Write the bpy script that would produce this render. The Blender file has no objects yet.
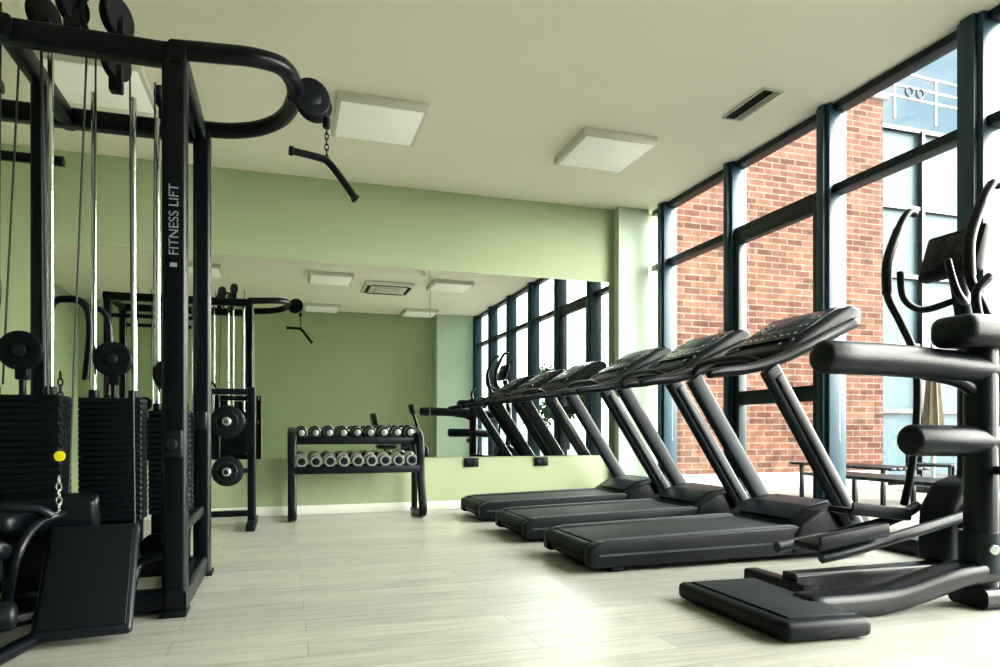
import bpy, bmesh, math, random
from mathutils import Vector, Matrix, Euler
random.seed(4)
scene=bpy.context.scene
COL=scene.collection
# ------------------------------------------------------------ materials
def newmat(name):
    m=bpy.data.materials.new(name); m.use_nodes=True
    nt=m.node_tree; b=nt.nodes['Principled BSDF']
    return m,nt,b
def pmat(name,col,rough=.5,metal=0,var=.0,scale=20,bump=0,spec=.5,emit=None):
    m,nt,b=newmat(name)
    b.inputs['Base Color'].default_value=(*col,1); b.inputs['Roughness'].default_value=rough
    b.inputs['Metallic'].default_value=metal; b.inputs['Specular IOR Level'].default_value=spec
    tc=nt.nodes.new('ShaderNodeTexCoord'); n=nt.nodes.new('ShaderNodeTexNoise')
    n.inputs['Scale'].default_value=scale; n.inputs['Detail'].default_value=4
    nt.links.new(tc.outputs['Object'],n.inputs['Vector'])
    mr=nt.nodes.new('ShaderNodeMapRange'); mr.inputs['To Min'].default_value=max(0,rough-.06); mr.inputs['To Max'].default_value=min(1,rough+.08)
    nt.links.new(n.outputs['Fac'],mr.inputs['Value']); nt.links.new(mr.outputs[0],b.inputs['Roughness'])
    if var:
        mx=nt.nodes.new('ShaderNodeMix'); mx.data_type='RGBA'
        mx.inputs[6].default_value=(*[c*(1-var) for c in col],1); mx.inputs[7].default_value=(*[min(1,c*(1+var)) for c in col],1)
        nt.links.new(n.outputs['Fac'],mx.inputs[0]); nt.links.new(mx.outputs[2],b.inputs['Base Color'])
    if bump:
        bp=nt.nodes.new('ShaderNodeBump'); bp.inputs['Strength'].default_value=bump; bp.inputs['Distance'].default_value=.01
        nt.links.new(n.outputs['Fac'],bp.inputs['Height']); nt.links.new(bp.outputs[0],b.inputs['Normal'])
    if emit:
        b.inputs['Emission Color'].default_value=(*emit[0],1); b.inputs['Emission Strength'].default_value=emit[1]
    return m
BLK=pmat('black_powdercoat',(.003,.005,.008),.30,0,.2,60,0,.30)
BLK2=pmat('black_plastic',(.004,.007,.010),.45,0,.2,80,.05,.26)
CHAR=pmat('charcoal_plastic',(.008,.013,.018),.38,0,.2,50,0,.30)
VINYL=pmat('black_vinyl',(.004,.007,.010),.36,0,.2,120,.15,.30)
BELT=pmat('belt_rubber',(.011,.017,.020),.6,0,.2,200,.2,.26)
STRIP=pmat('grey_foot_rail',(.05,.065,.07),.6,0,.1,100,.1,.3)
STEELB=pmat('dark_iron',(.004,.007,.010),.40,.0,.2,60,0,.28)
CHROME=pmat('chrome',(.72,.76,.76),.16,1,.05,30)
SILV=pmat('brushed_silver',(.50,.53,.52),.32,.9,.1,40)
CABLE=pmat('steel_cable',(.05,.06,.06),.5,.5)
WHITE=pmat('white_paint',(.75,.77,.70),.5,0,.03)
LABEL=pmat('label_grey',(.30,.34,.35),.5)
YEL=pmat('yellow_tag',(.85,.72,.02),.4)
WALLG=pmat('wall_green_paint',(.375,.450,.285),.65,0,.03,3,.02)
WALLP=pmat('pilaster_pale_green',(.46,.56,.45),.65,0,.03,3,.02)
CEIL=pmat('ceiling_cream',(.92,.865,.755),.8,0,.02,2)
PANEL=pmat('panel_diffuser',(.86,.85,.78),.5,0,.01,5,0,.5,((1,.98,.88),.12))
PANELR=pmat('panel_rim',(.60,.60,.52),.5)
BLUE=pmat('blue_steel_frame',(.020,.056,.082),.38,0,.1,8)
BLUED=pmat('dark_blue_frame',(.006,.013,.020),.4,0,.1,8)
PAVE=pmat('paving',(.15,.145,.13),.8,0,.12,2)
EWHITE=pmat('exterior_white',(.36,.38,.38),.6,0,.05)
BARK=pmat('bark',(.05,.035,.025),.9,0,.3,15)
LEAF=pmat('leaves',(.035,.09,.02),.7,0,.5,2)
CANVAS=pmat('parasol_canvas',(.12,.095,.065),.8,0,.1,8)
SCREEN=pmat('console_screen',(.008,.014,.016),.25,spec=.3)
def mirror_mat():
    m,nt,b=newmat('mirror_silver'); b.inputs['Base Color'].default_value=(.88,.92,.87,1)
    b.inputs['Metallic'].default_value=1; b.inputs['Roughness'].default_value=.0; return m
MIRROR=mirror_mat()
def glass_mat():
    m=bpy.data.materials.new('window_glass'); m.use_nodes=True; nt=m.node_tree; nt.nodes.clear()
    o=nt.nodes.new('ShaderNodeOutputMaterial'); t=nt.nodes.new('ShaderNodeBsdfTransparent'); g=nt.nodes.new('ShaderNodeBsdfGlossy')
    t.inputs[0].default_value=(.96,.98,.98,1); g.inputs['Roughness'].default_value=0
    mx=nt.nodes.new('ShaderNodeMixShader'); mx.inputs[0].default_value=.06
    nt.links.new(t.outputs[0],mx.inputs[1]); nt.links.new(g.outputs[0],mx.inputs[2]); nt.links.new(mx.outputs[0],o.inputs[0]); return m
GLASS=glass_mat()
FACG=pmat('facade_glass',(.080,.130,.155),.35,.0,.3,.5,0,.12)
def floor_mat():
    m,nt,b=newmat('floor_planks'); N=nt.nodes; L=nt.links
    tc=N.new('ShaderNodeTexCoord'); br=N.new('ShaderNodeTexBrick')
    br.offset=.37; br.inputs['Scale'].default_value=1; br.inputs['Brick Width'].default_value=1.3; br.inputs['Row Height'].default_value=.16
    br.inputs['Mortar Size'].default_value=.0016; br.inputs['Bias'].default_value=0
    br.inputs['Color1'].default_value=(.345,.355,.325,1); br.inputs['Color2'].default_value=(.44,.445,.40,1); br.inputs['Mortar'].default_value=(.19,.20,.18,1)
    L.new(tc.outputs['Object'],br.inputs['Vector'])
    mp=N.new('ShaderNodeMapping'); mp.inputs['Scale'].default_value=(1.3,13,1); L.new(tc.outputs['Object'],mp.inputs[0])
    n=N.new('ShaderNodeTexNoise'); n.inputs['Scale'].default_value=2.0; n.inputs['Detail'].default_value=9; n.inputs['Roughness'].default_value=.7; n.inputs['Distortion'].default_value=.5; L.new(mp.outputs[0],n.inputs['Vector'])
    cr=N.new('ShaderNodeValToRGB'); cr.color_ramp.elements[0].position=.3; cr.color_ramp.elements[0].color=(.64,.66,.65,1); cr.color_ramp.elements[1].position=.65; cr.color_ramp.elements[1].color=(1.1,1.09,1.07,1)
    L.new(n.outputs['Fac'],cr.inputs[0])
    mx=N.new('ShaderNodeMix'); mx.data_type='RGBA'; mx.blend_type='MULTIPLY'; mx.inputs[0].default_value=1
    L.new(br.outputs['Color'],mx.inputs[6]); L.new(cr.outputs[0],mx.inputs[7]); L.new(mx.outputs[2],b.inputs['Base Color'])
    b.inputs['Roughness'].default_value=.30; b.inputs['Specular IOR Level'].default_value=.5
    bp=N.new('ShaderNodeBump'); bp.inputs['Strength'].default_value=.12; bp.inputs['Distance'].default_value=.004; L.new(n.outputs['Fac'],bp.inputs['Height']); L.new(bp.outputs[0],b.inputs['Normal'])
    return m
FLOOR=floor_mat()
def brick_mat():
    m,nt,b=newmat('red_brick'); N=nt.nodes; L=nt.links
    tc=N.new('ShaderNodeTexCoord'); sp=N.new('ShaderNodeSeparateXYZ'); cb=N.new('ShaderNodeCombineXYZ'); ad=N.new('ShaderNodeMath')
    L.new(tc.outputs['Object'],sp.inputs[0]); L.new(sp.outputs[0],ad.inputs[0]); L.new(sp.outputs[1],ad.inputs[1]); L.new(ad.outputs[0],cb.inputs[0]); L.new(sp.outputs[2],cb.inputs[1])
    br=N.new('ShaderNodeTexBrick'); br.inputs['Scale'].default_value=1; br.inputs['Brick Width'].default_value=.26; br.inputs['Row Height'].default_value=.088; br.inputs['Mortar Size'].default_value=.008
    br.inputs['Color1'].default_value=(.080,.032,.022,1); br.inputs['Color2'].default_value=(.170,.082,.058,1); br.inputs['Mortar'].default_value=(.19,.16,.14,1)
    L.new(cb.outputs[0],br.inputs['Vector'])
    n=N.new('ShaderNodeTexNoise'); n.inputs['Scale'].default_value=6; n.inputs['Detail'].default_value=5; L.new(tc.outputs['Object'],n.inputs['Vector'])
    cr=N.new('ShaderNodeValToRGB'); cr.color_ramp.elements[0].position=.3; cr.color_ramp.elements[0].color=(.6,.6,.6,1); cr.color_ramp.elements[1].position=.7; cr.color_ramp.elements[1].color=(1.2,1.15,1.1,1)
    L.new(n.outputs['Fac'],cr.inputs[0])
    mx=N.new('ShaderNodeMix'); mx.data_type='RGBA'; mx.blend_type='MULTIPLY'; mx.inputs[0].default_value=1
    L.new(br.outputs['Color'],mx.inputs[6]); L.new(cr.outputs[0],mx.inputs[7]); L.new(mx.outputs[2],b.inputs['Base Color']); b.inputs['Roughness'].default_value=.85; b.inputs['Specular IOR Level'].default_value=.2
    return m
BRICK=brick_mat()
# ------------------------------------------------------------ mesh helpers
class P:
    """top-level object: an Empty that parents its parts (local coords)"""
    def __init__(s,name,loc=(0,0,0),rotz=0):
        s.e=bpy.data.objects.new(name,None); s.e.empty_display_size=.1; COL.objects.link(s.e)
        s.e.location=loc; s.e.rotation_euler=(0,0,rotz)
def mkobj(par,name,bm,mat,smooth=True):
    me=bpy.data.meshes.new(name); bmesh.ops.recalc_face_normals(bm,faces=bm.faces[:])
    bm.to_mesh(me); bm.free(); me.materials.append(mat)
    if smooth:
        me.polygons.foreach_set('use_smooth',[True]*len(me.polygons))
        try: me.set_sharp_from_angle(angle=math.radians(40))
        except Exception: pass
    o=bpy.data.objects.new(name,me); COL.objects.link(o)
    if par is not None: o.parent=par.e
    return o
def box(par,name,c,s,mat,bev=.008,rot=(0,0,0),seg=2):
    bm=bmesh.new(); bmesh.ops.create_cube(bm,size=1)
    bmesh.ops.scale(bm,vec=s,verts=bm.verts[:])
    bev=min(bev,min(s)*.45)
    if bev>0: bmesh.ops.bevel(bm,geom=bm.edges[:],offset=bev,segments=seg,profile=.5,affect='EDGES')
    bmesh.ops.transform(bm,matrix=Matrix.Translation(c)@Euler(rot).to_matrix().to_4x4(),verts=bm.verts[:])
    return mkobj(par,name,bm,mat)
def span(par,name,lo,hi,mat,bev=.008):
    return box(par,name,[(a+b)/2 for a,b in zip(lo,hi)],[abs(b-a) for a,b in zip(lo,hi)],mat,bev)
def prism(par,name,poly,w,mat,axis='Y',off=0,bev=.015,seg=3):
    bm=bmesh.new()
    def mk(a,b,t):
        return {'Y':(a,t,b),'X':(t,a,b),'Z':(a,b,t)}[axis]
    v0=[bm.verts.new(mk(a,b,off-w/2)) for a,b in poly]; v1=[bm.verts.new(mk(a,b,off+w/2)) for a,b in poly]
    n=len(poly); bm.faces.new(v0); bm.faces.new(v1[::-1])
    for i in range(n): bm.faces.new((v0[i],v1[i],v1[(i+1)%n],v0[(i+1)%n]))
    bmesh.ops.recalc_face_normals(bm,faces=bm.faces[:])
    if bev>0: bmesh.ops.bevel(bm,geom=bm.edges[:],offset=bev,segments=seg,profile=.5,affect='EDGES',clamp_overlap=True)
    return mkobj(par,name,bm,mat)
def smoothpath(pts,n=6):
    pts=[Vector(p) for p in pts]
    if len(pts)<3: return pts
    out=[]
    for i in range(len(pts)-1):
        p0=pts[max(i-1,0)];p1=pts[i];p2=pts[i+1];p3=pts[min(i+2,len(pts)-1)]
        for k in range(n):
            t=k/n
            out.append(.5*((2*p1)+(-p0+p2)*t+(2*p0-5*p1+4*p2-p3)*t*t+(-p0+3*p1-3*p2+p3)*t**3))
    out.append(pts[-1]); return out
def sweep_bm(bm,pts,prof,scales=None,ref=None,roundend=True):
    n=len(pts); T=[]
    for i in range(n):
        a=pts[max(i-1,0)];b=pts[min(i+1,n-1)]; T.append((b-a).normalized())
    if ref is None: ref=Vector((0,0,1)) if abs(T[0].z)<.9 else Vector((1,0,0))
    ref=Vector(ref); side=T[0].cross(ref).normalized(); rings=[]
    for i in range(n):
        side=(side-T[i]*side.dot(T[i])).normalized(); up=side.cross(T[i])
        s=scales[i] if scales else 1
        rings.append((pts[i],side.copy(),up,T[i],s))
    rr=max(max(abs(a),abs(b)) for a,b in prof)
    seq=[]
    if roundend:
        p,sd,u,t,s=rings[0]; seq+= [(p-t*rr*.35*s,sd,u,s*.6),(p-t*rr*.22*s,sd,u,s*.88)]
    for p,sd,u,t,s in rings: seq.append((p,sd,u,s))
    if roundend:
        p,sd,u,t,s=rings[-1]; seq+= [(p+t*rr*.22*s,sd,u,s*.88),(p+t*rr*.35*s,sd,u,s*.6)]
    prev=None; first=None
    for p,sd,u,s in seq:
        ring=[bm.verts.new(p+sd*a*s+u*b*s) for a,b in prof]
        if prev:
            m=len(ring)
            for k in range(m): bm.faces.new((prev[k],prev[(k+1)%m],ring[(k+1)%m],ring[k]))
        else: first=ring
        prev=ring
    bm.faces.new(first[::-1]); bm.faces.new(prev)
def circ(r,n=14,ry=None): 
    ry=ry or r
    return [(r*math.cos(2*math.pi*k/n),ry*math.sin(2*math.pi*k/n)) for k in range(n)]
def rrect(w,h,r,n=3):
    out=[]
    for cx,cy,a0 in ((w/2-r,h/2-r,0),(-w/2+r,h/2-r,90),(-w/2+r,-h/2+r,180),(w/2-r,-h/2+r,270)):
        for k in range(n+1):
            a=math.radians(a0+90*k/n); out.append((cx+r*math.cos(a),cy+r*math.sin(a)))
    return out
def tube(par,name,pts,r,mat,smooth=0,n=14,prof=None,scales=None,ref=None,roundend=False):
    pts=smoothpath(pts,smooth) if smooth else [Vector(p) for p in pts]
    if scales and len(scales)!=len(pts):
        m=len(scales)-1; sc=[]
        for i in range(len(pts)):
            f=i/(len(pts)-1)*m; k=min(int(f),m-1); sc.append(scales[k]*(1-(f-k))+scales[k+1]*(f-k))
        scales=sc
    bm=bmesh.new(); sweep_bm(bm,pts,prof or circ(r,n),scales,ref,roundend)
    return mkobj(par,name,bm,mat)
def disc(par,name,c,r,w,axis,mat,n=28,groove=False):
    c=Vector(c); a={'X':Vector((1,0,0)),'Y':Vector((0,1,0)),'Z':Vector((0,0,1))}[axis] if isinstance(axis,str) else Vector(axis).normalized()
    if groove: pr=[(-.5,.75),(-.5,.96),(-.42,1),(-.25,.98),(0,.86),(.25,.98),(.42,1),(.5,.96),(.5,.75)]
    else: pr=[(-.5,.9),(-.42,.98),(-.3,1),(.3,1),(.42,.98),(.5,.9)]
    bm=bmesh.new(); 
    s=a.orthogonal().normalized(); u=a.cross(s); prev=None
    for t,k in pr:
        ring=[bm.verts.new(c+a*t*w+(s*math.cos(2*math.pi*j/n)+u*math.sin(2*math.pi*j/n))*r*k) for j in range(n)]
        if prev:
            for j in range(n): bm.faces.new((prev[j],prev[(j+1)%n],ring[(j+1)%n],ring[j]))
        else: bm.faces.new(ring[::-1])
        prev=ring
    bm.faces.new(prev)
    return mkobj(par,name,bm,mat)
def solo_span(name,lo,hi,mat,bev=0):
    c=[(a+b)/2 for a,b in zip(lo,hi)]
    o=box(None,name,(0,0,0),[abs(b-a) for a,b in zip(lo,hi)],mat,bev); o.location=c; return o
# ------------------------------------------------------------ room
YW=6.7; XG=3.88; ZC=3.2; YR=-.75; XL=-3.6
solo_span('floor',(XL-.2,YR-.2,-.12),(XG+.08,YW+.2,0),FLOOR)
solo_span('ceiling',(XL-.2,YR-.2,ZC),(XG+.12,YW+.2,ZC+.35),CEIL)
solo_span('wall_back',(XL-.2,YW,0),(XG+.08,YW+.2,ZC),WALLG)
solo_span('wall_left',(XL-.2,YR,0),(XL,YW,ZC),WALLG)
solo_span('wall_rear',(XL-.2,YR-.2,0),(XG+.08,YR,ZC),WALLG)
solo_span('trim_pilaster',(3.42,YW-.12,0),(XG-.1,YW,ZC),WALLP)
solo_span('trim_pilaster_rear',(3.0,YR,0),(XG-.1,YR+.3,ZC),WALLP)
solo_span('baseboard_back',(XL,YW-.018,0),(3.42,YW,.085),WHITE,.004)
solo_span('baseboard_left',(XL,YR,0),(XL+.018,YW-.02,.085),WHITE,.004)
solo_span('baseboard_pilaster',(3.40,YW-.138,0),(XG-.1,YW-.12,.085),WHITE,.004)
# mirror
M=P('wall_mirror',(0,YW,0))
span(M,'mirror_pane_1',(-1.95,-.012,.53),(1.378,-.002,2.40),MIRROR,.0)
span(M,'mirror_pane_2',(1.384,-.012,.53),(3.35,-.002,2.40),MIRROR,.0)
for x in (1.81,2.57):
    s=P('wall_socket',(x,YW-.02,.47)); span(s,'plate',(-.075,0,-.045),(.075,.02,.045),BLK2,.004)
    for dx in (-.035,.035): disc(s,'outlet',(dx,-.001,0),.02,.01,'Y',CHAR,16)
# window wall
MUL=[6.36,5.22,4.085,2.95,1.815,.68,-.455]
W=P('window_1',(0,0,0))
for i,y in enumerate(MUL):
    wd=.13 if i!=3 else .16
    span(W,f'mullion_{i}',(3.80,y-wd/2,0),(3.955,y+wd/2,ZC),BLUE,.004)
    span(W,f'mullion_cap_{i}',(3.775,y-wd/2+.035,0),(3.80,y+wd/2-.035,ZC),BLUE,.004)
ys=[YW-.02]+MUL+[YR]
for i in range(len(ys)-1):
    a,b=ys[i],ys[i+1]
    a2=a-.066; b2=b+.066
    if a2-b2<.12: continue
    span(W,f'sill_{i}',(3.82,b2,0),(3.95,a2,.10),BLUED,.004)
    span(W,f'head_{i}',(3.84,b2,ZC-.05),(3.95,a2,ZC),BLUED,.004)
    span(W,f'transom_{i}',(3.83,b2,2.54),(3.945,a2,2.60),BLUED,.004)
    g=span(W,f'glass_{i}',(3.895,b2,.10),(3.903,a2,ZC-.05),GLASS,0)
# opening sash in bay between 5.22 and 4.085
a,b=5.154,4.151
for nm,lo,hi in (('sash_l',(3.815,a-.07,.10),(3.89,a,2.54)),('sash_r',(3.815,b,.10),(3.89,b+.05,2.54)),('sash_top',(3.815,b+.05,2.45),(3.89,a-.07,2.54)),('sash_mid',(3.815,b+.05,1.02),(3.89,a-.07,1.14)),('sash_bot',(3.815,b+.05,.10),(3.89,a-.07,.19))):
    span(W,nm,lo,hi,BLUED,.004)
# ceiling fixtures
def panel(x,y):
    p=P('ceiling_light_panel',(x,y,ZC)); 
    span(p,'rim',(-.33,-.33,-.06),(.33,.33,0),PANELR,.006)
    span(p,'diffuser',(-.30,-.30,-.068),(.30,.30,-.058),PANEL,.003)
for x in (-1.22,.68,2.59):
    panel(x,5.25); panel(x,2.45); panel(x,-.25)
v=P('ceiling_vent_grille',(3.28,4.22,ZC))
span(v,'frame_l',(-.085,-.24,-.014),(-.07,.24,0),PANELR,.004); span(v,'frame_r',(.07,-.24,-.014),(.085,.24,0),PANELR,.004)
span(v,'frame_f',(-.07,-.24,-.014),(.07,-.225,0),PANELR,.004); span(v,'frame_b',(-.07,.225,-.014),(.07,.24,0),PANELR,.004)
span(v,'duct_dark',(-.07,-.225,-.004),(.07,.225,-.001),BLK,.0)
for k in range(5): span(v,f'blade_{k}',(-.057+k*.026,-.222,-.014),(-.047+k*.026,.222,-.004),PANELR if k>2 else CHAR,.002)
ac=P('ceiling_air_conditioner',(1.635,1.95,ZC))
span(ac,'body',(-.40,-.40,-.06),(.40,.40,0),WHITE,.02); span(ac,'grille',(-.22,-.22,-.075),(.22,.22,-.058),PANELR,.01)
for k,(lo,hi) in enumerate((((-.3,-.36,-.066),(.3,-.30,-.058)),((-.3,.30,-.066),(.3,.36,-.058)),((-.36,-.3,-.066),(-.30,.3,-.058)),((.30,-.3,-.066),(.36,.3,-.058)))): span(ac,f'slot_{k}',lo,hi,BLK2,.002)
for x,y in ((-.35,3.6),(2.0,3.2)):
    sd=P('ceiling_smoke_detector',(x,y,ZC)); disc(sd,'body',(0,0,-.02),.055,.04,'Z',WHITE); disc(sd,'chamber',(0,0,-.045),.03,.02,'Z',PANELR)
# ------------------------------------------------------------ treadmill
def treadmill(y):
    T=P('treadmill',(1.63,y,0))
    prism(T,'deck_body',[(0,.05),(.02,.03),(1.5,.03),(1.5,.17),(.04,.15),(0,.12)],.66,BLK2,bev=.012)
    for s in (-1,1):
        prism(T,f'side_rail_{s}',[(-.02,.04),(.0,.025),(1.55,.03),(1.6,.205),(1.4,.205),(.05,.172),(-.02,.14)],.085,BLK2,off=s*.315,bev=.014)
        prism(T,f'rail_top_strip_{s}',[(.10,.168),(.10,.178),(1.38,.210),(1.38,.20)],.062,STRIP,off=s*.315,bev=.002)
        prism(T,f'rail_groove_{s}',[(.04,.092),(.04,.104),(1.45,.116),(1.45,.104)],.004,STRIP,off=s*.3585,bev=.0)
        span(T,f'foot_{s}',(.12,s*.3-.04,0),(.2,s*.3+.04,.04),BLK,.01)
        disc(T,f'wheel_{s}',(1.72,s*.33,.045),.045,.04,'Y',BLK2)
    prism(T,'running_belt',[(.03,.13),(.05,.165),(1.45,.198),(1.45,.1)],.54,BELT,bev=.006)
    tube(T,'rear_roller',[(.02,-.27,.115),(.02,.27,.115)],.045,BELT,n=16)
    prism(T,'motor_hood',[(1.34,.12),(1.40,.215),(1.55,.30),(1.75,.335),(1.90,.30),(1.98,.18),(2.0,.06),(1.96,.035),(1.34,.035)],.74,BLK2,bev=.03,seg=4)
    prism(T,'hood_trim',[(1.42,.225),(1.57,.305),(1.72,.34),(1.72,.346),(1.56,.316),(1.41,.24)],.5,CHAR,bev=.002)
    for s in (-1,1):
        tube(T,f'upright_{s}',[(1.86,s*.395,.06),(1.78,s*.395,.20),(1.14,s*.395,1.17)],0,CHAR,smooth=4,prof=rrect(.065,.13,.028),ref=(1,0,0))
        tube(T,f'upright_inset_{s}',[(1.75,s*.432,.25),(1.18,s*.432,1.12)],0,BLK,prof=rrect(.012,.05,.005,2),ref=(1,0,0))
        tube(T,f'handrail_{s}',[(.72,s*.395,1.125),(.80,s*.395,1.14),(1.0,s*.395,1.165),(1.25,s*.395,1.24),(1.55,s*.395,1.37),(1.80,s*.39,1.48)],0,BLK,smooth=5,prof=rrect(.065,.062,.028),scales=[.85,.95,1,1.1,1.15,1.0],ref=(0,0,1),roundend=True)
    tube(T,'front_grip',[(1.12,-.37,1.20),(1.08,-.2,1.25),(1.08,.2,1.25),(1.12,.37,1.20)],.02,BLK,smooth=5)
    prism(T,'console_body',[(1.30,1.235),(1.42,1.26),(1.82,1.46),(1.87,1.52),(1.85,1.575),(1.78,1.59),(1.40,1.36),(1.30,1.30)],.76,BLK2,bev=.02,seg=3)
    a=math.atan2(.23,.38)
    cx,cz=1.58,1.482
    box(T,'console_panel',(cx,0,cz),(.40,.60,.012),SCREEN,.004,(0,-a,0))
    box(T,'display',(cx+.06,0,cz+.042),(.18,.30,.006),CHAR,.002,(0,-a,0))
    for i in range(3):
        for j in range(9):
            if abs(j-4)<3 and i>0: continue
            o=(-.14+i*.11)
            box(T,f'key_{i}_{j}',(cx+o*math.cos(a)-.008*math.sin(a),(j-4)*.062,cz+o*math.sin(a)+.008*math.cos(a)),(.014,.020,.006),LABEL,.002,(0,-a,0))
    for s in (-1,1):
        tube(T,f'cup_rim_{s}',[(1.37+.04*math.cos(t*math.pi/8),s*.27+.05*math.sin(t*math.pi/8),1.355+.025*math.cos(t*math.pi/8)) for t in range(17)],.006,CHAR,n=8)
for y in (3.80,4.87,6.0): treadmill(y)
# ------------------------------------------------------------ dumbbell rack
R=P('dumbbell_rack',(0,0,0))
for i,x in enumerate((.06,1.20)):
    tube(R,f'side_frame_{i}',[(x,6.58,.03),(x,6.20,.03),(x,6.13,.07),(x,6.14,.16),(x,6.22,.34),(x,6.24,.5),(x,6.24,.62),(x,6.28,.72),(x,6.36,.77),(x,6.56,.80)],0,STEELB,smooth=5,prof=rrect(.05,.075,.02),ref=(1,0,0),roundend=True)
    span(R,f'rear_strut_{i}',(x-.025,6.53,.05),(x+.025,6.60,.80),STEELB,.01)
for k,(z,y) in enumerate(((.44,6.36),(.70,6.44))):
    for j,dy in enumerate((-.11,.09)):
        tube(R,f'tray_{k}_{j}',[(.06,y+dy,z+.02*j),(1.20,y+dy,z+.02*j)],0,STEELB,prof=rrect(.03,.05,.008,2))
    span(R,f'tray_front_{k}',(.07,y-.15,z-.03),(1.19,y-.13,z+.035),STEELB,.006)
D=R
for k,(z,y) in enumerate(((.44,6.35),(.70,6.43))):
    n=9
    for i in range(n):
        x=.14+i*(.98/(n-1)); r=(.052 if k==0 else .046)+.0012*((i//2)%5)
        zz=z+.028+r
        for s in (-1,1):
            yc=y+s*.085
            disc(D,f'dumbbell_head_{k}_{i}_{s}',(x,yc,zz+.01*(s+1)),r,.075,'Y',STEELB if k else SILV,20)
            disc(D,f'dumbbell_band_{k}_{i}_{s}',(x,yc,zz+.01*(s+1)),r+.002,.04,'Y',SILV if k else STEELB,20)
            disc(D,f'dumbbell_endcap_{k}_{i}_{s}',(x,yc+s*.036,zz+.01*(s+1)),r*.62,.012,'Y',SILV if k else STEELB,14)
        tube(D,f'dumbbell_grip_{k}_{i}',[(x,y-.08,zz),(x,y+.08,zz+.02)],.014,CHROME,n=10)
# ------------------------------------------------------------ plate rack near the wall
K=P('weight_plate_rack',(-.42,6.0,0))
box(K,'foot_1',(.16,0,.03),(.07,.62,.06),STEELB,.01); box(K,'foot_2',(-.22,.1,.03),(.07,.5,.06),STEELB,.01)
box(K,'crossbar',(-.03,.1,.10),(.40,.05,.05),STEELB,.008); box(K,'crossbar_top',(-.03,.08,1.12),(.40,.05,.05),STEELB,.008)
tube(K,'post_1',[(.16,-.05,.05),(.16,-.05,1.15)],0,BLK,prof=rrect(.065,.065,.012))
tube(K,'post_2',[(-.22,.1,.05),(-.22,.1,1.15)],0,BLK,prof=rrect(.05,.05,.01))
for z,r in ((.87,.135),(.46,.125)):
    tube(K,f'peg_{z}',[(-.03,.10,z),(-.03,-.16,z)],.02,CHROME)
    box(K,f'peg_bar_{z}',(-.03,.1,z),(.40,.04,.04),STEELB,.006)
    for q in range(3):
        disc(K,f'plate_{z}_{q}',(-.03,.03-q*.045,z),r-.004*q,.038,'Y',STEELB,32)
    disc(K,f'plate_hub_{z}',(-.03,-.085,z),.035,.02,'Y',SILV)
    tube(K,f'plate_ring_{z}',[(-.03+(r*.62)*math.cos(t*math.pi/12),-.082,z+(r*.62)*math.sin(t*math.pi/12)) for t in range(25)],.005,CHAR,n=6)
# ------------------------------------------------------------ multi-station cable machine
C=P('cable_multi_station',(0,0,0))
def vpost(n,x,y,z0,z1,w=.085,d=.085,m=BLK): tube(C,n,[(x,y,z0),(x,y,z1)],0,m,prof=rrect(w,d,.02))
def hbeam(n,p,q,w=.085,h=.085,m=BLK): tube(C,n,[p,q],0,m,prof=rrect(w,h,.02))
vpost('post_front',-.457,3.26,.0,2.47,.085,.10); vpost('post_rear',-.435,4.07,.0,2.47,.075,.09)
vpost('post_centre',-1.085,3.66,.0,2.45,.07,.07)
vpost('post_far_front',-2.05,3.26,.0,2.47); vpost('post_far_rear',-2.05,4.07,.0,2.47)
for y in (3.26,4.07):
    hbeam(f'top_beam_{y}',(-2.1,y,2.43),(-.43,y,2.43),.085,.095)
    hbeam(f'base_beam_{y}',(-2.1,y,.06),(-.45,y,.06),.08,.10)
    hbeam(f'top_beam_low_{y}',(-2.05,y,2.20),(-1.1,y,2.20),.05,.05)
for x in (-.445,-1.085,-2.05):
    hbeam(f'top_cross_{x}',(x,3.2,2.43),(x,4.12,2.43),.07,.09); hbeam(f'base_cross_{x}',(x,3.2,.06),(x,4.12,.06),.08,.10)
box(C,'foot_plate_front',(-.457,3.24,.012),(.11,.14,.024),BLK2,.006); box(C,'foot_plate_rear',(-.435,4.09,.012),(.11,.13,.024),BLK2,.006)
hbeam('side_rail_low',(-.445,3.26,.36),(-.445,4.07,.36),.05,.06)
# lettering on the post
tx=bpy.data.curves.new('post_lettering','FONT'); tx.body='FITNESS LIFT'; tx.size=.055; tx.extrude=.001; tx.align_x='LEFT'
to=bpy.data.objects.new('post_lettering_src',tx); COL.objects.link(to); bpy.context.view_layer.update()
me=bpy.data.meshes.new_from_object(to.evaluated_get(bpy.context.evaluated_depsgraph_get())); bpy.data.objects.remove(to)
me.materials.clear(); me.materials.append(LABEL)
to=bpy.data.objects.new('post_lettering',me); COL.objects.link(to); to.parent=C.e; to.rotation_euler=(math.pi/2,-math.pi/2,0); to.location=(-.438,3.208,1.55)
box(C,'logo',(-.457,3.208,1.51),(.028,.003,.018),LABEL,.0)
for k in range(4): box(C,f'post_bolt_{k}',(-.42,3.208,.62+k*.42),(.010,.006,.010),CHAR,.003)
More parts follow.
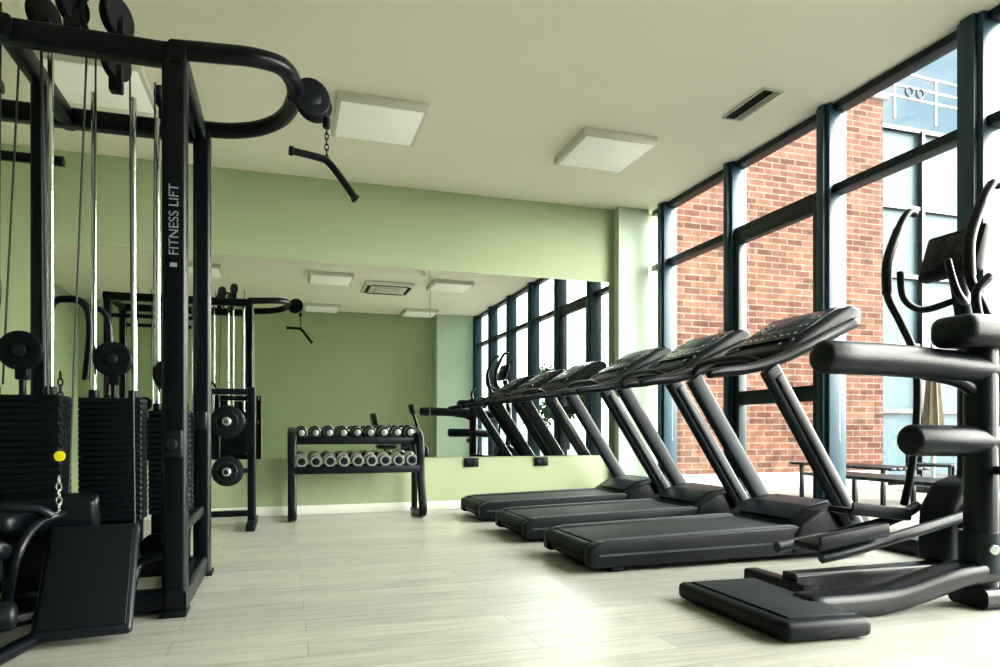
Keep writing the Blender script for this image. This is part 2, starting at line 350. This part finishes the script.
# U-shaped overhead arm
tube(C,'overhead_arm',[(-.47,3.26,2.46),(-.30,3.255,2.47),(-.12,3.28,2.49),(.0,3.38,2.51),(.05,3.62,2.52),(.0,3.88,2.51),(-.12,4.02,2.49),(-.28,4.07,2.47),(-.45,4.07,2.46)],.042,BLK,smooth=6,n=16)
disc(C,'arm_pulley',(.135,3.64,2.50),.085,.05,(.25,-1,0),BLK2,groove=True); disc(C,'arm_pulley_hub',(.14,3.61,2.50),.04,.03,(.25,-1,0),CHAR)
box(C,'arm_bracket',(.08,3.64,2.51),(.14,.075,.06),BLK,.012)
disc(C,'pulley_guard',(.13,3.60,2.50),.095,.012,(.25,-1,0),BLK2); disc(C,'pulley_guard_b',(.145,3.68,2.50),.095,.012,(.25,-1,0),BLK2)
# chain + handle
def chain(par,nm,x,y,z0,z1,step=.028,r=.004,m=CHROME):
    z=z0;k=0
    while z>z1:
        pts=[]
        for t in range(13):
            a=t*math.pi/6; h=.018*math.sin(a); w=.009*math.cos(a)
            pts.append((x+(w if k%2 else 0),y+(0 if k%2 else w),z+h))
        tube(par,f'{nm}_{k}',pts,r,m,n=6); z-=step;k+=1
tube(C,'arm_cable',[(.20,3.62,2.50),(.205,3.62,2.40)],.005,CABLE,n=8)
disc(C,'cable_stop',(.205,3.62,2.385),.020,.05,'Z',BLK2)
chain(C,'handle_chain',.205,3.62,2.345,2.19,.028,.0035,STEELB)
tube(C,'handle_bar',[(.035,3.58,2.205),(.16,3.61,2.20),(.205,3.62,2.19),(.25,3.62,2.145),(.345,3.62,2.02)],.018,BLK2,smooth=4,n=12,roundend=True)
disc(C,'handle_end_a',(.03,3.58,2.205),.024,.02,(1,.2,0),BLK); disc(C,'handle_end_b',(.352,3.62,2.01),.024,.02,(.6,0,-.8),BLK)
tube(C,'handle_eye',[(.205+.016*math.cos(t*math.pi/6),3.62,2.196+.016*math.sin(t*math.pi/6)) for t in range(13)],.004,CHROME,n=6)
# weight stacks
def stack(nm,x,y,w,z0,z1,d=.16):
    n=int((z1-z0)/.028)
    for k in range(n):
        z=z0+(k+.5)*(z1-z0)/n
        box(C,f'{nm}_plate_{k}',(x,y,z),(w,d,(z1-z0)/n*.97),STEELB,.005,seg=1)
    box(C,f'{nm}_core',(x,y,(z0+z1)/2),(w-.02,d-.02,z1-z0-.01),BLK,.0)
    box(C,f'{nm}_base',(x,y,(z0+.11)/2),(w*.9,d*.8,z0-.11),BLK,.01)
    for dx in (-.32,.32):
        tube(C,f'{nm}_rod_{dx}',[(x+dx*w,y,z0),(x+dx*w,y,2.44)],.0125,CHROME,n=12)
    tube(C,f'{nm}_stem',[(x,y,z1),(x,y,z1+.10)],.014,BLK)
    for dx in (-.32,.32): disc(C,f'{nm}_bush_{dx}',(x+dx*w,y,z1+.02),.024,.04,'Z',BLK2)
    box(C,f'{nm}_yoke',(x,y,z1+.10),(.05,.05,.07),BLK,.01)
    disc(C,f'{nm}_pulley',(x,y-.02,z1+.19),.085,.035,'Y',STEELB,groove=True); disc(C,f'{nm}_pulley_hub',(x,y-.045,z1+.19),.025,.02,'Y',CHAR)
    for dx in (-.082,.082): tube(C,f'{nm}_cable_{dx}',[(x+dx,y-.02,z1+.19),(x+dx*.9,y-.02,2.62)],.0045,CABLE,n=6)
stack('stack_right',-.80,3.75,.27,.36,.955); stack('stack_left',-1.08,3.42,.33,.36,.95)
stack('stack_third',-1.72,3.66,.30,.36,.95); stack('stack_rear',-.575,3.96,.20,.36,.90,.12)
# top pulleys
for i,(x,y,r) in enumerate(((-.86,3.30,.075),(-.70,3.34,.085),(-1.0,3.42,.08),(-.79,3.75,.085),(-.62,4.07,.07))):
    disc(C,f'top_pulley_{i}',(x,y,2.60),r,.04,(.9,-.5,0),BLK2,groove=True); box(C,f'top_pulley_bracket_{i}',(x,y,2.52),(.06,.06,.13),BLK,.01)
tube(C,'pulley_loop',[(-.80,3.3,2.48),(-.83,3.3,2.60),(-.78,3.32,2.68),(-.70,3.34,2.66),(-.68,3.34,2.52)],.012,BLK,smooth=5)
# cable runs
for i,(x,y,x2,y2,z0,z1) in enumerate(((-.95,3.3,-.99,3.35,.95,2.5),(-.88,3.32,-.83,3.4,.5,2.5),(-1.18,3.5,-1.12,3.5,1.0,2.4),(-.66,3.5,-.70,3.6,.3,2.4),(-.56,3.9,-.52,3.9,.3,2.45))):
    tube(C,f'cable_run_{i}',[(x,y,z0),(x2,y2,z1)],.0045,CABLE,n=6)
# hanging chain with tag
chain(C,'tag_chain',-.905,3.30,1.03,.70,.028,.0035,STEELB); disc(C,'tag',(-.905,3.29,.69),.022,.006,'Y',YEL)
# swinging press arms / hooks
tube(C,'press_arm_1',[(-1.12,3.2,.95),(-1.11,3.14,1.15),(-1.08,3.12,1.35),(-1.12,3.12,1.48),(-1.22,3.12,1.52)],.025,BLK,smooth=6,n=12)
tube(C,'press_arm_2',[(-.95,3.86,1.05),(-.93,3.86,1.30),(-.95,3.86,1.42),(-1.02,3.86,1.45),(-1.10,3.86,1.40),(-1.10,3.86,1.1)],.018,BLK,smooth=6,n=12)
tube(C,'press_arm_3',[(-.86,3.9,.98),(-.85,3.9,1.3),(-.88,3.9,1.4),(-.94,3.9,1.42)],.014,BLK,smooth=6,n=12)
# low row foot plate, seat, rollers
def pad(nm,c,s,rot,m=VINYL,b=.03): box(C,nm,c,s,m,b,rot,4)
an=math.atan2(.36,.33)
pad('foot_plate',(-.735,3.04,.215),(.33,.50,.045),(an,0,.10),CHAR,.02)
pad('foot_plate_mat',(-.735,3.04-.024*math.sin(an),.215+.024*math.cos(an)),(.29,.45,.01),(an,0,.10),BLK2,.004)
hbeam('foot_strut',(-.76,3.22,.08),(-.76,3.16,.28),.05,.05)
pad('seat',(-1.12,3.02,.46),(.34,.36,.07),(0,0,.1)); hbeam('seat_post',(-1.12,3.05,.02),(-1.12,3.05,.43),.06,.06)
pad('rear_pad',(-.93,3.24,.45),(.36,.12,.16),(.25,0,.1))
pad('front_pad',(-1.05,2.88,.36),(.22,.30,.06),(-.25,0,.1))
hbeam('seat_base',(-1.30,2.85,.04),(-.95,3.30,.04),.06,.06)
tube(C,'roller_1',[(-1.18,2.80,.30),(-.98,2.84,.30)],.055,VINYL,n=18,roundend=True); tube(C,'roller_1_arm',[(-1.15,2.80,.30),(-1.2,3.0,.2),(-1.2,3.1,.08)],.02,BLK,smooth=3)
tube(C,'roller_2',[(-1.08,2.70,.16),(-.90,2.74,.16)],.05,VINYL,n=18,roundend=True); tube(C,'roller_2_arm',[(-1.05,2.71,.16),(-1.08,2.95,.10),(-1.1,3.1,.05)],.02,BLK,smooth=3)
tube(C,'low_lever_b',[(-.62,3.15,.06),(-.60,3.24,.22),(-.48,3.24,.26)],.022,BLK,smooth=5)
hbeam('low_stand',(-.95,2.62,.025),(-.78,3.22,.05),.06,.045)
tube(C,'low_frame_tube',[(-1.02,3.1,.08),(-.98,2.95,.18),(-.93,2.88,.34),(-.90,2.98,.44),(-.86,3.16,.46)],.02,BLK,smooth=5)
tube(C,'low_grip_bar',[(-1.0,2.98,.505),(-.90,3.0,.50),(-.86,3.02,.47)],.016,CHAR,smooth=3,roundend=True)
chain(C,'low_chain',-.86,3.12,.60,.46,.028,.0035,CHROME)
disc(C,'low_pulley',(-.63,3.24,.17),.07,.035,'X',BLK2,groove=True)
disc(C,'low_pulley_2',(-.55,3.34,.28),.06,.035,'Y',BLK2,groove=True)
box(C,'adjuster_block',(-.457,3.20,.74),(.075,.06,.12),BLK2,.01); disc(C,'adjuster_knob',(-.457,3.155,.74),.022,.04,'Y',CHAR)
box(C,'adjuster_block_b',(-.435,4.0,.85),(.06,.06,.10),BLK2,.01)
# ------------------------------------------------------------ elliptical
E=P('elliptical_trainer',(0,0,0)); yc=2.74
hb=lambda n,p,q,w,h,m=BLK,r=.015: tube(E,n,[p,q],0,m,prof=rrect(w,h,r))
hb('base_beam',(2.35,yc,.06),(3.66,yc,.06),.10,.09); hb('base_rear',(2.36,yc-.13,.035),(2.36,yc+.30,.035),.09,.07); hb('base_front',(3.62,yc-.26,.035),(3.62,yc+.26,.035),.09,.07)
prism(E,'flywheel_housing',[(3.25,.10),(3.27,.38),(3.36,.52),(3.50,.56),(3.64,.48),(3.69,.30),(3.68,.10)],.20,BLK2,off=yc,bev=.04,seg=4)
tube(E,'mast',[(3.50,yc,.45),(3.52,yc,.9),(3.50,yc,1.35),(3.45,yc,1.62)],.045,CHAR,smooth=5,n=16)
box(E,'console',(3.42,yc,1.74),(.07,.34,.26),BLK2,.02,(0,.35,0)); box(E,'console_face',(3.382,yc,1.752),(.008,.28,.20),SCREEN,.003,(0,.35,0))
for i in range(3):
    for j in range(5): box(E,f'key_{i}_{j}',(3.362+.019*i,yc-.10+j*.05,1.70+.05*i),(.006,.022,.014),LABEL,.001,(0,.35,0))
for s,x0,pz in ((1,3.14,.33),(-1,2.62,.27)):
    y=yc+s*.24
    tube(E,f'moving_handle_{s}',[(3.42,y,2.03),(3.37,y,2.03),(3.30,y,1.93),(3.22,y,1.74),(3.22,y,1.56),(3.32,y,1.40),(3.42,y,1.22),(3.44,y,.95),(3.40,y,.6),(3.34,y,.38)],.022,BLK,smooth=6,n=12,roundend=True)
    tube(E,f'handle_grip_{s}',[(3.30,y,1.93),(3.22,y,1.74),(3.22,y,1.56)],.027,VINYL,smooth=6,n=12)
    tube(E,f'pedal_arm_{s}',[(3.36,yc+s*.17,.38),(x0,yc+s*.17,pz-.03),(2.40,yc+s*.15,.20)],.028,CHAR,smooth=3,n=12)
    box(E,f'pedal_{s}',(x0-.12,yc+s*.17,pz+.02),(.42,.17,.035),BLK2,.015,(0,.12*s,0)); box(E,f'pedal_lip_{s}',(x0-.12,yc+s*.17-.08,pz+.045),(.40,.015,.05),BLK2,.006,(0,.12*s,0))
    tube(E,f'fixed_grip_{s}',[(3.46,yc+s*.04,1.50),(3.34,yc+s*.12,1.46),(3.24,yc+s*.15,1.52),(3.20,yc+s*.14,1.66)],.018,BLK,smooth=5,n=12,roundend=True)
    disc(E,f'crank_{s}',(3.45,yc+s*.12,.33),.12,.02,'Y',CHAR)
# ------------------------------------------------------------ padded dip / leg raise station
S=P('dip_leg_raise_station',(0,0,0)); ys_=2.30
prism(S,'step_platform',[(1.77,2.08),(2.15,2.05),(2.19,2.80),(1.77,2.82)],.075,BLK2,axis='Z',off=.045,bev=.025,seg=4)
prism(S,'step_tread',[(1.82,2.13),(2.11,2.10),(2.14,2.75),(1.82,2.77)],.012,BELT,axis='Z',off=.084,bev=.003)
tube(S,'base_beam',[(2.10,2.36,.055),(2.5,2.34,.06),(2.85,2.31,.14),(3.12,2.29,.17)],0,BLK,smooth=5,prof=rrect(.15,.10,.03),roundend=True)
tube(S,'base_leg',[(2.95,2.30,.05),(3.45,2.28,.05)],0,BLK,prof=rrect(.20,.09,.03))
tube(S,'column',[(3.03,ys_,.08),(3.03,ys_,1.32)],.068,BLK,n=24)
tube(S,'column_sleeve',[(3.03,ys_,.16),(3.03,ys_,.34)],.088,CHAR,n=24); disc(S,'column_bolt',(2.99,ys_-.09,.27),.022,.02,(-.4,-1,0),SILV)
tube(S,'arm_pad_upper',[(2.14,ys_,1.105),(2.6,ys_,1.10),(3.10,ys_,1.07),(3.4,ys_,1.06)],.070,VINYL,n=22,roundend=True,smooth=3)
tube(S,'arm_pad_lower',[(2.62,ys_,.755),(3.0,ys_,.75),(3.4,ys_,.74)],.070,VINYL,n=22,roundend=True)
tube(S,'arm_pad_lower_b',[(3.06,2.12,.62),(3.06,1.9,.62)],.05,VINYL,n=22,roundend=True)
tube(S,'arm_pad_bracket',[(3.03,ys_,.62),(3.06,2.0,.62)],.02,BLK,n=10)
box(S,'back_pad',(3.02,ys_-.05,1.235),(.50,.22,.14),VINYL,.05,(0,0,0),4)
tube(S,'upper_arm_link',[(3.03,ys_,.95),(2.9,ys_,1.02),(2.7,ys_,1.05)],.03,BLK,smooth=3)
tube(S,'column_grip',[(3.03,ys_,1.28),(3.00,ys_,1.42),(3.06,ys_-.02,1.50)],.02,BLK,smooth=4,roundend=True)
# ------------------------------------------------------------ recumbent bike near the rear wall (seen in the mirror)
B=P('recumbent_bike',(2.15,.25,0))
box(B,'base',(0,0,.05),(1.1,.12,.08),BLK,.02); box(B,'foot_a',(-.5,0,.03),(.08,.5,.06),BLK,.02); box(B,'foot_b',(.5,0,.03),(.08,.5,.06),BLK,.02)
prism(B,'drive_housing',[(.15,.09),(.2,.5),(.35,.6),(.52,.45),(.55,.09)],.16,BLK2,bev=.03)
tube(B,'console_mast',[(.38,0,.5),(.30,0,.9),(.22,0,1.15)],.03,BLK,smooth=3); box(B,'console',(.2,0,1.2),(.06,.3,.2),BLK2,.02,(0,-.3,0))
box(B,'seat',(-.3,0,.48),(.36,.40,.08),VINYL,.03); box(B,'backrest',(-.50,0,.85),(.08,.42,.55),VINYL,.03,(0,-.2,0)); tube(B,'seat_post',[(-.3,0,.06),(-.3,0,.46)],.04,BLK)
for s in (-1,1):
    disc(B,f'crank_{s}',(.33,s*.1,.32),.09,.02,'Y',CHAR); box(B,f'pedal_{s}',(.33+s*.12,s*.17,.32),(.10,.09,.03),BLK2,.01)
# ------------------------------------------------------------ exterior
g=solo_span('outdoor_ground',(-40,-40,-.30),(60,60,-.14),PAVE)
solo_span('patio_paving',(XG+.10,-2,-.14),(18,8.0,-.03),PAVE)
bb=P('brick_building',(0,0,0))
span(bb,'walls',(4.3,8.0,-.05),(8.56,13,5.75),BRICK,0); span(bb,'plinth',(4.28,7.95,-.03),(8.60,8.0,.20),EWHITE,.01); span(bb,'coping',(4.25,7.94,5.75),(8.62,13,5.85),EWHITE,.01)
gb=P('glass_building',(0,0,0))
span(gb,'curtain_wall',(8.56,8.45,-.03),(17,8.55,5.6),FACG,0)
span(gb,'core',(8.6,8.8,-.03),(17,13,5.5),CHAR,0)
for k in range(8): span(gb,f'mullion_{k}',(8.6+k*1.15,8.36,-.03),(8.66+k*1.15,8.46,5.6),BLUED,0)
for k,z in enumerate((.05,1.1,2.15,3.25,4.35,5.6)): span(gb,f'transom_{k}',(8.56,8.38,z-.035),(17,8.46,z+.035),BLUED,0)
rl=P('roof_railing',(0,0,0))
for z in (5.95,6.12,6.32): tube(rl,f'rail_{z}',[(7.2,8.1,z),(16.8,8.4,z)],.022,EWHITE,n=8)
for k in range(12): x=7.2+k*.87; y=8.1+.3*(x-7.2)/9.6; tube(rl,f'post_{k}',[(x,y,5.6),(x,y,6.32)],.022,EWHITE,n=8)
for k in range(2): 
    x=9.2+k*.22; tube(rl,f'ring_{k}',[(x+.07*math.cos(t*math.pi/8),8.12,6.03+.07*math.sin(t*math.pi/8)) for t in range(17)],.015,BLUED,n=6)
par=P('closed_parasol',(8.35,7.0,-.03))
tube(par,'pole',[(0,0,0),(0,0,2.0)],.03,SILV); disc(par,'base',(0,0,.04),.3,.08,'Z',CHAR)
tube(par,'folded_canopy',[(0,0,.75),(0,0,1.1),(0,0,1.6),(0,0,2.0)],0,CANVAS,smooth=3,prof=[(.15*(1 if k%2 else .75)*math.cos(k*math.pi/8),.15*(1 if k%2 else .75)*math.sin(k*math.pi/8)) for k in range(16)],scales=[1,.8,.5,.12])
def bench(x,y):
    b=P('patio_bench',(x,y,-.03))
    for k in range(6): span(b,f'slat_{k}',(-.25+k*.09,-.75,.40),(-.18+k*.09,.75,.43),BLK,.004)
    for yy in (-.6,.6):
        for xx in (-.2,.22): span(b,f'leg_{yy}_{xx}',(xx-.02,yy-.02,0),(xx+.02,yy+.02,.4),BLK,.004)
bench(4.95,4.55); bench(6.3,6.3)
def chair(x,y,r):
    c=P('patio_chair',(x,y,-.03),r)
    span(c,'seat',(-.22,-.22,.42),(.22,.22,.45),BLK2,.01)
    for k in range(5): span(c,f'back_slat_{k}',(-.20+k*.09,.19,.45),(-.16+k*.09,.22,.85),BLK2,.006)
    for a in (-.2,.2):
        for d in (-.2,.2): span(c,f'leg_{a}_{d}',(a-.015,d-.015,0),(a+.015,d+.015,.43),BLK2,.004)
chair(7.0,5.9,.6); chair(7.6,5.6,-1.2)
def tree(x,y,h,r,seed):
    rnd=random.Random(seed); t=P('tree',(x,y,-.14))
    tube(t,'trunk',[(0,0,0),(.05,.03,h*.3),(0,.1,h*.6)],.14,BARK,smooth=3,scales=[1.2,.8,.4])
    for k in range(6):
        a=k*1.05; tube(t,f'branch_{k}',[(0,.05,h*(.3+.04*k)),(r*.35*math.cos(a),r*.35*math.sin(a),h*.55),(r*.6*math.cos(a),r*.6*math.sin(a),h*.7)],.05,BARK,smooth=2,n=6,scales=[1,.6,.3])
    bm=bmesh.new()
    cl=[(Vector((rnd.gauss(0,r*.4),rnd.gauss(0,r*.4),h*.65+rnd.gauss(0,h*.13))),r*rnd.uniform(.3,.5)) for _ in range(14)]
    for _ in range(6000):
        c,cr=rnd.choice(cl); d=Vector((rnd.gauss(0,1),rnd.gauss(0,1),rnd.gauss(0,1))).normalized()*cr*rnd.uniform(.5,1)
        p=c+d; a=Vector((rnd.gauss(0,1),rnd.gauss(0,1),rnd.gauss(0,1))).normalized()*.11; b=a.orthogonal().normalized()*.06
        vs=[bm.verts.new(p+q) for q in (-a,b,a,-b)]; bm.faces.new(vs)
    mkobj(t,'foliage',bm,LEAF,False)
for i,(x,y,h,r) in enumerate(((13,-17,4.2,1.8),(20,-9,4.2,2.2))): tree(x,y,h,r,i)
# ------------------------------------------------------------ light
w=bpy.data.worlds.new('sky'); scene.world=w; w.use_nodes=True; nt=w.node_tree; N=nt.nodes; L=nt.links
bg=N['Background']; tc=N.new('ShaderNodeTexCoord'); sp=N.new('ShaderNodeSeparateXYZ'); L.new(tc.outputs['Generated'],sp.inputs[0])
cr=N.new('ShaderNodeValToRGB'); cr.color_ramp.elements[0].position=0; cr.color_ramp.elements[0].color=(.66,.80,.84,1); cr.color_ramp.elements[1].position=.6; cr.color_ramp.elements[1].color=(.26,.50,.68,1)
L.new(sp.outputs[2],cr.inputs[0])
mp=N.new('ShaderNodeMapping'); mp.inputs['Scale'].default_value=(1,1,2.6); L.new(tc.outputs['Generated'],mp.inputs[0])
no=N.new('ShaderNodeTexNoise'); no.inputs['Scale'].default_value=3.2; no.inputs['Detail'].default_value=9; no.inputs['Roughness'].default_value=.55; L.new(mp.outputs[0],no.inputs['Vector'])
c2=N.new('ShaderNodeValToRGB'); c2.color_ramp.elements[0].position=.45; c2.color_ramp.elements[0].color=(0,0,0,1); c2.color_ramp.elements[1].position=.64; c2.color_ramp.elements[1].color=(1,1,1,1); L.new(no.outputs['Fac'],c2.inputs[0])
mx=N.new('ShaderNodeMix'); mx.data_type='RGBA'; L.new(c2.outputs[0],mx.inputs[0]); L.new(cr.outputs[0],mx.inputs[6]); mx.inputs[7].default_value=(1,1,.97,1)
# sky glow added out of direct view to light the room through the windows
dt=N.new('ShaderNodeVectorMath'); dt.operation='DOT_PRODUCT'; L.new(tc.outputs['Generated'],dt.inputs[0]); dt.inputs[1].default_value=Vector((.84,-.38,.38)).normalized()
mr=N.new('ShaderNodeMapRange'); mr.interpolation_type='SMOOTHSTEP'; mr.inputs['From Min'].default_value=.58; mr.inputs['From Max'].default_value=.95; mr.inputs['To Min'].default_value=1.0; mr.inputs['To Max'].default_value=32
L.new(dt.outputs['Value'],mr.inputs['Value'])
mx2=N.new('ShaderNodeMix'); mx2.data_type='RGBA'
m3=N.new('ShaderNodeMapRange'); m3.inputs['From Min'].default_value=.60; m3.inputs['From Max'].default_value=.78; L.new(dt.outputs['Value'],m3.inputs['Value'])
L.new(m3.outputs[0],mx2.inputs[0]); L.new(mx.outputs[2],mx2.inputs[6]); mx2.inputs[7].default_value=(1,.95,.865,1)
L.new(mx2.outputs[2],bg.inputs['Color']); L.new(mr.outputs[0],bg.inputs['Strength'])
s=bpy.data.lights.new('sun','SUN'); s.energy=1.5; s.angle=.01; s.color=(1,.95,.85)
so=bpy.data.objects.new('sun',s); COL.objects.link(so); so.rotation_euler=Vector((.30,.62,-.75)).to_track_quat('-Z','Y').to_euler(); so.location=(0,-5,12)
# ------------------------------------------------------------ camera
cam=bpy.data.cameras.new('camera'); co=bpy.data.objects.new('camera',cam); COL.objects.link(co); scene.camera=co
cam.sensor_width=36; cam.lens=36*.680; cam.shift_y=.0965; cam.clip_start=.05; cam.clip_end=300
th=math.atan(215/680)
co.location=(0,0,.8); co.rotation_euler=(math.pi/2,0,-th)
scene.view_settings.view_transform='Standard'
try: scene.view_settings.look='Medium High Contrast'
except Exception: pass
scene.view_settings.exposure=.15
